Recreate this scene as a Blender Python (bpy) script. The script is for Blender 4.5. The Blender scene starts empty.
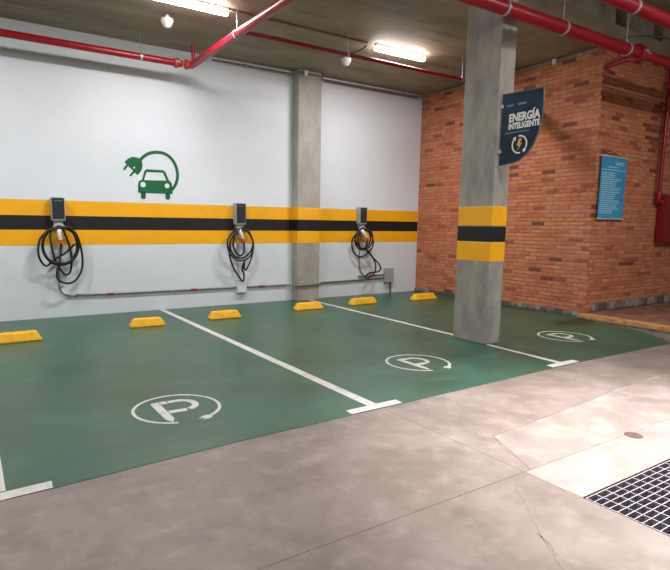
import bpy, bmesh, math, random
from mathutils import Vector, Matrix, noise

sc = bpy.context.scene
col = sc.collection
random.seed(7)

# ------------------------------------------------------------------ camera
CX, CY, FPX, CAMH = 308.76, 299.07, 540.39, 1.5
cam_data = bpy.data.cameras.new('camera')
cam_data.sensor_fit = 'HORIZONTAL'
cam_data.sensor_width = 36.0
cam_data.lens = FPX * 36.0 / 670.0
cam_data.shift_x = (335 - CX) / 670.0
cam_data.shift_y = (CY - 285) / 670.0
cam_data.clip_start = 0.05
cam = bpy.data.objects.new('camera', cam_data)
CAMR = (Matrix.Rotation(-0.5639, 3, 'Z') @ Matrix.Rotation(1.4355, 3, 'X') @ Matrix.Rotation(0.0104, 3, 'Z'))
cam.matrix_world = Matrix.Translation((0, 0, CAMH)) @ CAMR.to_4x4()
col.objects.link(cam)
sc.camera = cam

# ------------------------------------------------------------------ world and exposure
w = bpy.data.worlds.new('garage_ambient')
sc.world = w
w.use_nodes = True
w.node_tree.nodes['Background'].inputs[0].default_value = (1.0, 0.97, 0.93, 1)
w.node_tree.nodes['Background'].inputs[1].default_value = 0.17
sc.view_settings.view_transform = 'Standard'
sc.view_settings.look = 'None'
sc.view_settings.gamma = 1.0
sc.view_settings.use_curve_mapping = False
sc.view_settings.exposure = -0.28

# lamp positions: (x, y, z of lamp underside, watts)
LAMPS = [
    (2.68, 7.22, 4.35, 110), (6.33, 7.22, 4.35, 110), (-1.0, 7.22, 4.35, 110),
    (-1.2, 2.7, 4.55, 110), (1.4, 0.4, 4.55, 25), (5.0, 1.4, 4.55, 130),
    (8.6, 0.8, 4.55, 150), (1.0, -2.5, 4.55, 40),
]

# ------------------------------------------------------------------ helpers
def s2l(c):
    return tuple(((v/255)/12.92 if v/255 <= 0.04045 else ((v/255+0.055)/1.055)**2.4) for v in c)

def mat(name, c, rough=0.6, var=0.0, scale=4.0, c2=None, bump=0.0, bscale=40.0, metal=0.0, stretch=(1,1,1),
        randomise=False, rvar=0.0, emit=None, estr=0.0, detail=6.0, contrast=(0.35, 0.65), spec=0.5):
    m = bpy.data.materials.new(name); m.use_nodes = True
    nt = m.node_tree; N = nt.nodes; L = nt.links
    b = N['Principled BSDF']
    lin = s2l(c)
    b.inputs['Roughness'].default_value = rough
    b.inputs['Metallic'].default_value = metal
    b.inputs['Specular IOR Level'].default_value = spec
    b.inputs['Base Color'].default_value = (*lin, 1)
    tc = N.new('ShaderNodeTexCoord'); mp = N.new('ShaderNodeMapping')
    mp.inputs['Scale'].default_value = stretch
    L.new(tc.outputs['Object'], mp.inputs['Vector'])
    vec = mp.outputs['Vector']
    if randomise:
        oi = N.new('ShaderNodeObjectInfo'); ml = N.new('ShaderNodeMath'); ml.operation = 'MULTIPLY'; ml.inputs[1].default_value = 37.0
        L.new(oi.outputs['Random'], ml.inputs[0])
        va = N.new('ShaderNodeVectorMath'); va.operation = 'ADD'
        L.new(vec, va.inputs[0]); L.new(ml.outputs[0], va.inputs[1]); vec = va.outputs[0]
    if var > 0 or c2 is not None:
        n = N.new('ShaderNodeTexNoise'); n.inputs['Scale'].default_value = scale; n.inputs['Detail'].default_value = detail
        n.inputs['Roughness'].default_value = 0.62
        L.new(vec, n.inputs['Vector'])
        r = N.new('ShaderNodeValToRGB')
        a = s2l(c2) if c2 is not None else tuple(v*(1-var) for v in lin)
        z = lin if c2 is not None else tuple(min(1, v*(1+var)) for v in lin)
        r.color_ramp.elements[0].position = contrast[0]; r.color_ramp.elements[0].color = (*a, 1)
        r.color_ramp.elements[1].position = contrast[1]; r.color_ramp.elements[1].color = (*z, 1)
        L.new(n.outputs[0], r.inputs[0]); L.new(r.outputs[0], b.inputs['Base Color'])
        if rvar > 0:
            mr = N.new('ShaderNodeMapRange'); mr.inputs['To Min'].default_value = rough-rvar; mr.inputs['To Max'].default_value = rough+rvar
            mr.inputs['From Min'].default_value = 0.3; mr.inputs['From Max'].default_value = 0.7
            L.new(n.outputs[0], mr.inputs[0]); L.new(mr.outputs[0], b.inputs['Roughness'])
    if bump > 0:
        n2 = N.new('ShaderNodeTexNoise'); n2.inputs['Scale'].default_value = bscale; n2.inputs['Detail'].default_value = 5
        L.new(vec, n2.inputs['Vector'])
        bp = N.new('ShaderNodeBump'); bp.inputs['Strength'].default_value = bump; bp.inputs['Distance'].default_value = 0.01
        L.new(n2.outputs[0], bp.inputs['Height']); L.new(bp.outputs[0], b.inputs['Normal'])
    if emit is not None:
        b.inputs['Emission Color'].default_value = (*s2l(emit), 1); b.inputs['Emission Strength'].default_value = estr
    return m

def add_layer(m, c, scale, lo, hi, amount=1.0, stretch=(1,1,1), offset=(0,0,0), tex='noise', rough=None):
    """blend another colour over the base through a noise mask (stains, scuffs, patches of wear)"""
    nt = m.node_tree; N = nt.nodes; L = nt.links; b = N['Principled BSDF']
    tc = N.new('ShaderNodeTexCoord'); mp = N.new('ShaderNodeMapping')
    mp.inputs['Scale'].default_value = stretch; mp.inputs['Location'].default_value = offset
    L.new(tc.outputs['Object'], mp.inputs['Vector'])
    n = N.new('ShaderNodeTexNoise'); n.inputs['Scale'].default_value = scale; n.inputs['Detail'].default_value = 7; n.inputs['Roughness'].default_value = 0.6
    L.new(mp.outputs[0], n.inputs['Vector'])
    mr = N.new('ShaderNodeMapRange'); mr.inputs['From Min'].default_value = lo; mr.inputs['From Max'].default_value = hi
    mr.inputs['To Max'].default_value = amount
    L.new(n.outputs[0], mr.inputs[0])
    mx = N.new('ShaderNodeMix'); mx.data_type = 'RGBA'
    L.new(mr.outputs[0], mx.inputs[0])
    src = b.inputs['Base Color'].links[0].from_socket if b.inputs['Base Color'].links else None
    if src: L.new(src, mx.inputs[6])
    else: mx.inputs[6].default_value = b.inputs['Base Color'].default_value
    mx.inputs[7].default_value = (*s2l(c), 1)
    L.new(mx.outputs[2], b.inputs['Base Color'])
    return m

def add_blot(m, c, centre, radii, soft=0.6, amount=0.8, nscale=3.0):
    """a stain with a place of its own: an ellipse with a noisy rim"""
    nt = m.node_tree; N = nt.nodes; L = nt.links; b = N['Principled BSDF']
    tc = N.new('ShaderNodeTexCoord')
    sub = N.new('ShaderNodeVectorMath'); sub.operation = 'SUBTRACT'; sub.inputs[1].default_value = centre
    div = N.new('ShaderNodeVectorMath'); div.operation = 'DIVIDE'; div.inputs[1].default_value = radii
    ln = N.new('ShaderNodeVectorMath'); ln.operation = 'LENGTH'
    L.new(tc.outputs['Object'], sub.inputs[0]); L.new(sub.outputs[0], div.inputs[0]); L.new(div.outputs[0], ln.inputs[0])
    n = N.new('ShaderNodeTexNoise'); n.inputs['Scale'].default_value = nscale; n.inputs['Detail'].default_value = 6
    L.new(tc.outputs['Object'], n.inputs['Vector'])
    ad = N.new('ShaderNodeMath'); ad.operation = 'MULTIPLY_ADD'; ad.inputs[1].default_value = 1.6; 
    L.new(n.outputs[0], ad.inputs[0]); L.new(ln.outputs['Value'], ad.inputs[2])
    mr = N.new('ShaderNodeMapRange'); mr.inputs['From Min'].default_value = 1.8; mr.inputs['From Max'].default_value = 1.8-soft
    mr.inputs['To Min'].default_value = 0; mr.inputs['To Max'].default_value = amount
    L.new(ad.outputs[0], mr.inputs[0])
    mx = N.new('ShaderNodeMix'); mx.data_type = 'RGBA'; L.new(mr.outputs[0], mx.inputs[0])
    src = b.inputs['Base Color'].links[0].from_socket if b.inputs['Base Color'].links else None
    if src: L.new(src, mx.inputs[6])
    else: mx.inputs[6].default_value = b.inputs['Base Color'].default_value
    mx.inputs[7].default_value = (*s2l(c), 1)
    L.new(mx.outputs[2], b.inputs['Base Color'])
    return m

class MB:
    def __init__(s): s.v = []; s.f = []; s.m = []; s.sm = []
    def add(s, vs, fs, mi=0, smooth=False):
        o = len(s.v); s.v += [tuple(v) for v in vs]
        for f in fs: s.f.append([i+o for i in f]); s.m.append(mi); s.sm.append(smooth)
    def box(s, a, b, mi=0):
        (x0,y0,z0),(x1,y1,z1) = a, b
        s.add([(x0,y0,z0),(x1,y0,z0),(x1,y1,z0),(x0,y1,z0),(x0,y0,z1),(x1,y0,z1),(x1,y1,z1),(x0,y1,z1)],
              [(0,3,2,1),(4,5,6,7),(0,1,5,4),(1,2,6,5),(2,3,7,6),(3,0,4,7)], mi)
    def prism(s, pts, z0, z1, mi=0):
        """polygon in xy, extruded in z"""
        a = sum(pts[i][0]*pts[(i+1)%len(pts)][1]-pts[(i+1)%len(pts)][0]*pts[i][1] for i in range(len(pts)))
        if a < 0: pts = pts[::-1]
        n = len(pts)
        s.add([(x,y,z0) for x,y in pts]+[(x,y,z1) for x,y in pts],
              [tuple(range(n))[::-1], tuple(range(n,2*n))]+[(i,(i+1)%n,n+(i+1)%n,n+i) for i in range(n)], mi)
    def prism_xz(s, pts, y0, y1, mi=0):
        """polygon in xz, extruded in y (y0 < y1)"""
        a = sum(pts[i][0]*pts[(i+1)%len(pts)][1]-pts[(i+1)%len(pts)][0]*pts[i][1] for i in range(len(pts)))
        if a < 0: pts = pts[::-1]
        n = len(pts)
        s.add([(x,y0,z) for x,z in pts]+[(x,y1,z) for x,z in pts],
              [tuple(range(n)), tuple(range(n,2*n))[::-1]]+[(i,n+i,n+(i+1)%n,(i+1)%n) for i in range(n)], mi)
    def tube(s, path, r, seg=10, mi=0, closed=False):
        P = [Vector(p) for p in path]; n = len(P)
        up = None; rings = []
        for i, p in enumerate(P):
            if closed: t = (P[(i+1)%n]-P[i-1]).normalized()
            else: t = (P[min(i+1,n-1)]-P[max(i-1,0)]).normalized()
            if up is None:
                up = t.cross(Vector((0,0,1)))
                if up.length < 0.1: up = t.cross(Vector((0,1,0)))
                up.normalize()
            else:
                up = (up - t*up.dot(t)).normalized()
            w_ = t.cross(up)
            rr = r[i] if isinstance(r, (list, tuple)) else r
            rings.append([p+(up*math.cos(2*math.pi*k/seg)+w_*math.sin(2*math.pi*k/seg))*rr for k in range(seg)])
        vs = [v for ring in rings for v in ring]; fs = []
        for i in range(n if closed else n-1):
            j = (i+1) % n
            for k in range(seg):
                k2 = (k+1) % seg
                fs.append((i*seg+k, i*seg+k2, j*seg+k2, j*seg+k))
        s.add(vs, fs, mi, True)
        if not closed:
            s.add(rings[0], [tuple(range(seg))[::-1]], mi); s.add(rings[-1], [tuple(range(seg))], mi)
    def lathe(s, origin, axis, prof, seg=20, mi=0):
        """prof: (distance along axis, radius)"""
        o = Vector(origin); a = Vector(axis).normalized()
        s.tube([o+a*d for d, r in prof], [max(r,1e-4) for d, r in prof], seg, mi)
    def build(s, name, mats, parent=None, bevel=0, bseg=2, origin=None):
        me = bpy.data.meshes.new(name)
        vs = s.v
        if origin: vs = [(v[0]-origin[0], v[1]-origin[1], v[2]-origin[2]) for v in vs]
        me.from_pydata(vs, [], s.f)
        if not isinstance(mats, (list, tuple)): mats = [mats]
        for m_ in mats: me.materials.append(m_)
        me.polygons.foreach_set('material_index', s.m); me.polygons.foreach_set('use_smooth', s.sm)
        me.update()
        bm = bmesh.new(); bm.from_mesh(me); bmesh.ops.recalc_face_normals(bm, faces=bm.faces)
        if bevel:
            bmesh.ops.bevel(bm, geom=[e for e in bm.edges if e.is_manifold and e.calc_face_angle(0) > 0.5], offset=bevel, segments=bseg, affect='EDGES', profile=0.6)
        bm.to_mesh(me); bm.free()
        o = bpy.data.objects.new(name, me); col.objects.link(o)
        if origin: o.location = origin
        if parent: o.parent = parent
        return o

def tag(o, label=None, cat=None, group=None, kind=None):
    if label: o['label'] = label
    if cat: o['category'] = cat
    if group: o['group'] = group
    if kind: o['kind'] = kind
    return o

def empty(name, loc=(0,0,0)):
    o = bpy.data.objects.new(name, None); col.objects.link(o); o.location = loc; o.empty_display_size = .1
    return o

def part(mb, name, m, parent, **k):
    """a part built in world coordinates, hung under its thing"""
    loc = Vector(parent.location)
    pp = parent.parent
    while pp: loc += Vector(pp.location); pp = pp.parent
    mb.v = [(v[0]-loc.x, v[1]-loc.y, v[2]-loc.z) for v in mb.v]
    return mb.build(name, m, parent, **k)

def spline(pts, sub=6):
    P = [Vector(p) for p in pts]; out = []
    for i in range(len(P)-1):
        a, b, c, d = P[max(i-1,0)], P[i], P[i+1], P[min(i+2,len(P)-1)]
        for k in range(sub):
            t = k/sub
            out.append(0.5*((2*b)+(c-a)*t+(2*a-5*b+4*c-d)*t*t+(3*b-a-3*c+d)*t**3))
    out.append(P[-1]); return out

def ribbon(path, width):
    """flat outline (polygon) around a 2-D path"""
    P = [Vector((p[0], p[1])) for p in path]; l = []; r = []
    for i, p in enumerate(P):
        t = (P[min(i+1,len(P)-1)]-P[max(i-1,0)]).normalized(); n = Vector((-t.y, t.x))
        ww = (width[i] if isinstance(width, list) else width)/2
        l.append(p+n*ww); r.append(p-n*ww)
    return l, r

def strip_xy(mb, path, width, z0, z1):
    l, r = ribbon(path, width)
    for i in range(len(l)-1):
        mb.prism([tuple(l[i]), tuple(l[i+1]), tuple(r[i+1]), tuple(r[i])], z0, z1)

def strip_xz(mb, path, width, y0, y1):
    l, r = ribbon(path, width)
    for i in range(len(l)-1):
        mb.prism_xz([tuple(l[i]), tuple(l[i+1]), tuple(r[i+1]), tuple(r[i])], y0, y1)

def proj(p):
    q = CAMR.transposed() @ (Vector(p)-Vector((0,0,CAMH)))
    if q.z > -0.05: return None
    return CX+FPX*q.x/-q.z, CY-FPX*q.y/-q.z

def screen_area(quad):
    pp = [proj(p) for p in quad]
    if any(p is None for p in pp): return 0
    mx = sum(p[0] for p in pp)/4; my = sum(p[1] for p in pp)/4
    if not (0 < mx < 670 and 0 < my < 570): return 0
    return abs(sum(pp[i][0]*pp[(i+1)%4][1]-pp[(i+1)%4][0]*pp[i][1] for i in range(4)))/2

def text_mesh(body, name, size, sx, loc, rot, m, parent, extrude=0.0008, bold=0.0):
    cu = bpy.data.curves.new(name, 'FONT'); cu.body = body; cu.size = size; cu.extrude = extrude; cu.offset = bold
    cu.align_x = 'LEFT'; cu.resolution_u = 3
    t = bpy.data.objects.new(name+'_tmp', cu); col.objects.link(t)
    bpy.context.view_layer.update()
    me = bpy.data.meshes.new_from_object(t.evaluated_get(bpy.context.evaluated_depsgraph_get()))
    col.objects.unlink(t); bpy.data.objects.remove(t)
    me.materials.clear(); me.materials.append(m)
    xs = [v.co.x for v in me.vertices]; x0 = min(xs); wd = max(xs)-x0
    for v in me.vertices: v.co.x = (v.co.x-x0)*(sx/wd)
    o = bpy.data.objects.new(name, me); col.objects.link(o); o.parent = parent
    o.matrix_local = Matrix.Translation(loc) @ rot.to_4x4()
    return o

D = {"c1": [[1.292, 1.442], [1.453, 1.354], [1.503, 1.14], [1.434, 0.943], [1.297, 0.85], [1.135, 0.869], [1.013, 0.988], [0.977, 1.163], [1.03, 1.336], [1.161, 1.416], [1.323, 1.417], [1.451, 1.319], [1.475, 1.104], [1.383, 0.926], [1.233, 0.88], [1.073, 0.927], [0.993, 1.093], [1.02, 1.267], [1.129, 1.406], [1.161, 1.416], [1.099, 1.319], [1.108, 1.109], [1.153, 0.914], [1.243, 0.741], [1.313, 0.692], [1.376, 0.765], [1.39, 0.998], [1.332, 1.248], [1.284, 1.41], [1.373, 1.425], [1.49, 1.283], [1.551, 0.995], [1.534, 0.759], [1.425, 0.593], [1.284, 0.563], [1.172, 0.629], [1.162, 0.755], [1.216, 0.931], [1.247, 1.107], [1.242, 1.22]], "c1tail": [[1.448, 1.175], [1.309, 1.034], [1.14, 0.931], [1.023, 0.839], [0.934, 0.954], [0.92, 1.111], [0.973, 1.284], [1.132, 1.423]], "c1con": [[1.231, 1.382], [1.248, 1.206]], "c2": [[4.33, 1.444], [4.48, 1.367], [4.571, 1.171], [4.522, 0.974], [4.39, 0.859], [4.219, 0.855], [4.093, 0.982], [4.066, 1.194], [4.193, 1.385], [4.33, 1.425], [4.467, 1.347], [4.536, 1.171], [4.491, 0.995], [4.369, 0.891], [4.219, 0.91], [4.123, 1.039], [4.108, 1.213], [4.202, 1.385], [4.083, 1.213], [4.064, 0.983], [4.162, 0.709], [4.323, 0.486], [4.379, 0.464], [4.367, 0.583], [4.316, 0.684], [4.347, 0.821], [4.359, 0.694], [4.433, 0.68], [4.557, 0.914], [4.579, 1.151], [4.48, 1.367], [4.372, 1.444], [4.202, 1.366], [4.137, 1.155], [4.22, 0.98], [4.326, 0.931], [4.391, 1.016], [4.375, 1.192]], "c2con": [[4.278, 1.405], [4.371, 1.211]], "c2cd": [[4.339, 1.482], [4.331, 0.414]], "c3": [[7.196, 1.455], [7.348, 1.378], [7.419, 1.22], [7.374, 1.062], [7.235, 0.992], [7.06, 1.046], [6.957, 1.203], [7.002, 1.357], [7.122, 1.435], [7.298, 1.378], [7.389, 1.22], [7.343, 1.082], [7.209, 1.016], [7.073, 1.085], [6.996, 1.222], [7.026, 1.358], [6.954, 1.319], [6.895, 1.184], [6.939, 0.989], [7.065, 0.862], [7.214, 0.874], [7.346, 0.983], [7.411, 1.16], [7.334, 1.358], [7.196, 1.436], [7.05, 1.377], [6.981, 1.222], [7.084, 1.046], [7.26, 0.984], [7.417, 0.822], [7.613, 0.676], [7.69, 0.565], [7.619, 0.506], [7.377, 0.483], [7.228, 0.401], [7.304, 0.393], [7.444, 0.48], [7.51, 0.659], [7.442, 0.842], [7.311, 0.964], [7.282, 1.083], [7.294, 1.201]], "c3con": [[7.133, 1.408], [7.298, 1.22]], "c3cd": [[7.2, 1.375], [7.179, 0.86], [7.197, 0.6], [7.277, 0.464], [7.407, 0.37]], "c1cd": [[1.25, 1.138], [1.218, 0.743], [1.207, 0.525], [1.229, 0.422], [1.31, 0.355], [1.462, 0.335]], "mural": {"body": [[2.499, 2.154], [2.517, 2.211], [2.562, 2.228], [3.045, 2.242], [3.08, 2.194], [3.09, 2.018], [2.495, 2.017]], "roof_out": [[2.562, 2.226], [2.618, 2.393], [2.657, 2.413], [2.932, 2.412], [2.971, 2.385], [3.033, 2.237]], "roof_in": [[2.602, 2.228], [2.649, 2.366], [2.926, 2.372], [2.988, 2.237]], "w1": [[2.544, 2.034], [2.625, 2.031], [2.623, 1.942], [2.604, 1.916], [2.563, 1.915], [2.541, 1.939]], "w2": [[2.962, 2.029], [3.045, 2.025], [3.042, 1.943], [3.02, 1.917], [2.978, 1.918], [2.96, 1.944]], "lights": [[2.584, 2.154], [2.993, 2.153], [2.446, 2.424], [2.585, 2.199], [2.994, 2.194], [2.446, 2.439]], "arc": [[2.543, 2.553], [2.596, 2.605], [2.687, 2.669], [2.813, 2.703], [2.951, 2.694], [3.067, 2.629], [3.147, 2.517], [3.184, 2.371], [3.169, 2.244], [3.126, 2.15], [3.072, 2.086]], "plug": [[2.29, 2.503], [2.341, 2.56], [2.419, 2.599], [2.507, 2.594], [2.572, 2.544], [2.587, 2.468], [2.567, 2.39], [2.497, 2.304]], "p1": [[2.338, 2.463], [2.274, 2.378]], "p2": [[2.448, 2.367], [2.371, 2.284]]}}

# ------------------------------------------------------------------ materials
M = {}
M['white_paint'] = mat('white_wall_paint', (220,225,233), 0.55, 0.02, 1.2, bump=0.05, bscale=30)
M['yellow_paint'] = mat('yellow_stripe_paint', (247,176,10), 0.5, 0.04, 3)
M['black_paint'] = mat('black_stripe_paint', (17,12,14), 0.6, 0.15, 3)
M['white_line'] = mat('white_floor_paint', (206,204,198), 0.5, c2=(168,166,158), scale=9, contrast=(0.25,0.5), bump=0.1)
M['concrete_pillar'] = mat('bare_concrete', (178,172,163), 0.75, c2=(132,128,121), scale=2.2, bump=0.25, bscale=18, stretch=(1.5,1.5,0.6), contrast=(0.3,0.7))
add_layer(M['concrete_pillar'], (176,170,160), 5, 0.56, 0.75, 0.5)
add_layer(M['concrete_pillar'], (100,96,90), 3, 0.56, 0.72, 0.5, stretch=(1,1,0.5), offset=(3,1,2))
M['ceiling'] = mat('formed_concrete_ceiling', (164,150,126), 0.72, c2=(116,105,86), scale=0.9, bump=0.3, bscale=14, stretch=(0.6,1.6,1), contrast=(0.3,0.7))
add_layer(M['ceiling'], (168,154,132), 3, 0.55, 0.8, 0.5, stretch=(0.4,1.5,1))
add_layer(M['ceiling'], (74,68,54), 2, 0.55, 0.72, 0.6, stretch=(0.3,2.5,1), offset=(5,2,0))
M['beam'] = mat('slab_edge_concrete', (154,144,126), 0.8, c2=(104,97,84), scale=2.2, bump=0.2, bscale=14)
M['floor'] = mat('worn_concrete_floor', (144,132,125), 0.50, c2=(116,105,98), scale=2.0, bump=0.12, bscale=30, contrast=(0.3,0.72), rvar=0.1, detail=9)
add_layer(M['floor'], (166,154,147), 6.5, 0.50, 0.75, 0.5, offset=(2,7,0))
add_layer(M['floor'], (98,87,80), 4.2, 0.50, 0.75, 0.5, offset=(9,3,0))
add_layer(M['floor'], (104,96,92), 14, 0.62, 0.75, 0.5, offset=(1,3,0))
M['floor_patch'] = mat('patch_concrete', (152,140,133), 0.5, c2=(124,112,106), scale=2.5, bump=0.1, bscale=30, contrast=(0.3,0.7), detail=9)
add_layer(M['floor_patch'], (174,163,157), 5, 0.5, 0.72, 0.5)
add_layer(M['floor_patch'], (114,103,96), 12, 0.62, 0.75, 0.4)
M['floor_pale'] = mat('pale_trough_concrete', (158,146,141), 0.5, c2=(132,120,115), scale=3, bump=0.1, bscale=30, contrast=(0.3,0.7), detail=9)
add_layer(M['floor_pale'], (172,160,155), 4, 0.5, 0.7, 0.6)
add_layer(M['floor_pale'], (130,118,113), 9, 0.64, 0.78, 0.5)
M['green'] = mat('green_epoxy_coating', (58,98,80), 0.37, c2=(42,76,60), scale=1.3, bump=0.05, bscale=12, contrast=(0.3,0.7), rvar=0.07, detail=9)
add_layer(M['green'], (78,110,92), 3.2, 0.54, 0.74, 0.5, stretch=(0.7,1.4,1), offset=(4,0,0))
add_layer(M['green'], (36,66,50), 10, 0.63, 0.75, 0.5)
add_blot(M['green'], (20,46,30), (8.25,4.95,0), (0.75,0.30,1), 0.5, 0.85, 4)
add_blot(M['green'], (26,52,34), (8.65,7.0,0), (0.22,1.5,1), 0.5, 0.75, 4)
M['dark_gap'] = mat('dark_joint_fill', (96,87,82), 0.9, 0.2, 20)
M['crack'] = mat('crack_dirt', (128,116,110), 0.9, 0.2, 20)
M['grate_steel'] = mat('grate_steel', (158,152,160), 0.5, 0.08, 12, metal=0.0)
M['pit'] = mat('drain_trough', (40,36,38), 0.9, 0.2, 6)
M['galv'] = mat('galvanised_steel', (176,170,178), 0.45, 0.1, 12, metal=0.35)
M['curb'] = mat('curb_concrete', (122,112,98), 0.8, c2=(84,76,66), scale=6, bump=0.3, bscale=25)
M['orange_paint'] = mat('orange_curb_paint', (212,158,96), 0.6, c2=(168,112,62), scale=8, contrast=(0.35,0.6))
TONES = [(196,122,84), (188,112,76), (200,130,94), (182,106,72), (156,85,62), (122,65,50), (192,125,97)]
M['brick'] = [mat('fired_brick_tone', c, 0.85, 0.14, 14, randomise=True, bump=0.4, bscale=50) for c in TONES]
M['mortar'] = mat('brick_mortar', (168,120,96), 0.9, c2=(130,86,66), scale=6, bump=0.4, bscale=50)
add_layer(M['mortar'], (168,150,136), 1.3, 0.55, 0.7, 0.6)
M['stone'] = [mat('plinth_stone', c, 0.85, 0.2, 12, randomise=True, bump=0.4, bscale=30) for c in ((120,112,104),(92,84,76),(146,138,130))]
M['paver'] = [mat('walkway_paver', c, 0.7, 0.15, 12, randomise=True, bump=0.3, bscale=30) for c in ((138,92,76),(118,78,66),(152,108,90),(128,94,82))]
M['red_pipe'] = mat('red_pipe_paint', (150,12,32), 0.34, 0.08, 6)
M['red_orange'] = mat('orange_red_coupling_paint', (190,52,30), 0.4, 0.15, 10)
M['red_cabinet'] = mat('red_cabinet_paint', (128,4,12), 0.6, 0.06, 5)
M['conduit'] = mat('grey_conduit', (134,132,128), 0.45, 0.1, 10, metal=0.4)
M['white_plastic'] = mat('white_plastic', (222,222,220), 0.4, 0.03, 6)
M['grey_plastic'] = mat('light_grey_plastic', (164,166,168), 0.4, 0.03, 6)
M['dark_panel'] = mat('dark_charger_front', (44,50,54), 0.3, 0.05, 6)
M['cable'] = mat('black_cable_rubber', (24,22,22), 0.5, 0.1, 10)
M['con_orange'] = mat('salmon_connector_band', (216,110,76), 0.45, 0.05, 6)
M['con_white'] = mat('connector_shell', (240,228,220), 0.4, 0.03, 6)
M['wheel_yellow'] = mat('yellow_wheel_stop', (250,190,34), 0.5, c2=(226,160,22), scale=9, bump=0.15, contrast=(0.25,0.5))
M['decal_green'] = mat('green_wall_decal', (10,98,56), 0.45, 0.05, 5)
M['lamp_body'] = mat('lamp_housing', (190,192,190), 0.5, 0.03, 6)
M['sign'] = mat('dark_blue_sign_face', (26,66,94), 0.5, spec=0.2, c2=(8,32,50), scale=2.6, contrast=(0.4,0.75), stretch=(1,0.6,2))
M['sign_edge'] = mat('pale_sign_edge', (70,80,84), 0.4, 0.05, 6)
M['sign_white'] = mat('white_sign_print', (232,232,230), 0.5, 0.02, 6)
M['sign_grey'] = mat('faint_sign_print', (128,142,152), 0.5, 0.02, 6)
M['sign_gold'] = mat('golden_bolt_print', (226,170,46), 0.5, 0.05, 6)
M['poster'] = mat('blue_banner', (46,140,190), 0.5, c2=(62,156,204), scale=2)
M['poster_text'] = mat('pale_banner_print', (176,214,230), 0.5, 0.04, 6)
M['rod'] = mat('aluminium_rod', (214,214,214), 0.35, 0.05, 6, metal=0.3)
M['rust'] = mat('rusty_drain_cap', (90,70,62), 0.6, 0.3, 20)

# ------------------------------------------------------------------ floor
XL, YN, YW = -7.0, -5.0, 9.35       # left end, near end, back wall
JX, JY = 2.84, 1.965                # the two saw-cut joints
GX0, GX1, GY0, GY1 = 2.85, 5.05, 0.55, 1.58   # drain grate
fl = empty('floor'); tag(fl, kind='structure')
base = MB()
for a, b in (((XL,YN),(GX0,YW)), ((GX1,YN),(17,YW)), ((GX0,YN),(GX1,GY0)), ((GX0,GY1),(GX1,YW))):
    base.box((a[0],a[1],-0.16), (b[0],b[1],-0.04))
part(base, 'slab_bed', M['dark_gap'], fl)
g = 0.0015
def slab(pts, m, z=0.0, name='slab'):
    mb = MB(); mb.prism(pts, -0.039 if name != 'slab' else -0.039, z); return part(mb, name, m, fl)
slab([(XL,JY+g),(JX-g,JY+g),(JX-g,YW),(XL,YW)], M['floor'])
slab([(XL,YN),(JX-g,YN),(JX-g,JY-g),(XL,JY-g)], M['floor'])
# right of the long joint: plain slab with a repaired patch let into it
slab([(JX+g,JY+g),(2.90,JY+g),(3.145,2.452),(4.57,2.56),(5.0,2.62),(7.0,2.72),(17,2.72),(17,YW),(JX+g,YW)], M['floor'])
slab([(2.904,JY+g),(17,JY+g),(17,2.717),(7.0,2.717),(5.0,2.617),(4.57,2.557),(3.147,2.449)], M['floor_patch'], 0.0)
slab([(JX+g,GY1+0.012),(17,GY1+0.012),(17,JY-g),(JX+g,JY-g)], M['floor_pale'])
slab([(JX+g,YN),(17,YN),(17,GY0-0.012),(JX+g,GY0-0.012)], M['floor_pale'])
slab([(GX1+0.012,GY0-0.008),(17,GY0-0.008),(17,GY1+0.008),(GX1+0.012,GY1+0.008)], M['floor_pale'])
# shrinkage cracks
def crack(path, wd=0.008, seed=1):
    random.seed(seed)
    pts = []
    for i in range(len(path)-1):
        n = max(2, int((Vector(path[i+1])-Vector(path[i])).length/0.05))
        for k in range(n):
            t = k/n
            pts.append((path[i][0]*(1-t)+path[i+1][0]*t+random.uniform(-.008,.008), path[i][1]*(1-t)+path[i+1][1]*t+random.uniform(-.008,.008)))
    pts.append(path[-1])
    mb = MB(); strip_xy(mb, pts, [wd*random.uniform(.4,1.2) for _ in pts], 0.0001, 0.0009)
    return part(mb, 'crack', M['crack'], fl)
crack([(2.724,1.955),(2.60,1.84),(2.435,1.64),(2.29,1.47),(2.147,1.259),(2.0,1.0)], 0.006, 3)
crack([(2.30,1.50),(2.27,1.40),(2.22,1.34)], 0.012, 5)
crack([(3.531,3.172),(3.333,2.851)], 0.006, 4)
crack([(2.93,2.02),(2.99,2.15),(3.02,2.25),(3.11,2.40)], 0.008, 6)

# green coated parking area
gm = MB()
gm.prism([(XL,3.02),(0.33,3.225),(1.46,3.30),(3.07,3.335),(5.80,3.40),(7.80,3.37),(8.20,3.85),(8.45,4.36),(8.60,5.08),(8.60,5.21),(8.87,5.21),(8.87,YW),(XL,YW)], 0.0001, 0.003)
part(gm, 'green_coating', M['green'], fl)

# ------------------------------------------------------------------ back wall, left of the brick
wb = empty('wall_back'); tag(wb, kind='structure')
ZC = 4.42
b = MB(); b.box((XL,YW,-0.1),(9.1,YW+0.25,ZC+0.1)); part(b, 'plastered_face', M['white_paint'], wb)
def stripes(parent, x0, x1, y, z=(1.85,1.612,1.392,1.15), ax='y', yy=None):
    for (zt, zb, m, nm) in ((z[0],z[1],'yellow_paint','yellow_stripe'), (z[1],z[2],'black_paint','black_stripe'), (z[2],z[3],'yellow_paint','yellow_stripe')):
        q = MB()
        if ax == 'y': q.box((x0,y-0.002,zb+.0005),(x1,y,zt-.0005))
        part(q, nm, M[m], parent)
stripes(wb, XL, 5.498, YW); stripes(wb, 6.022, 8.868, YW)

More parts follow.
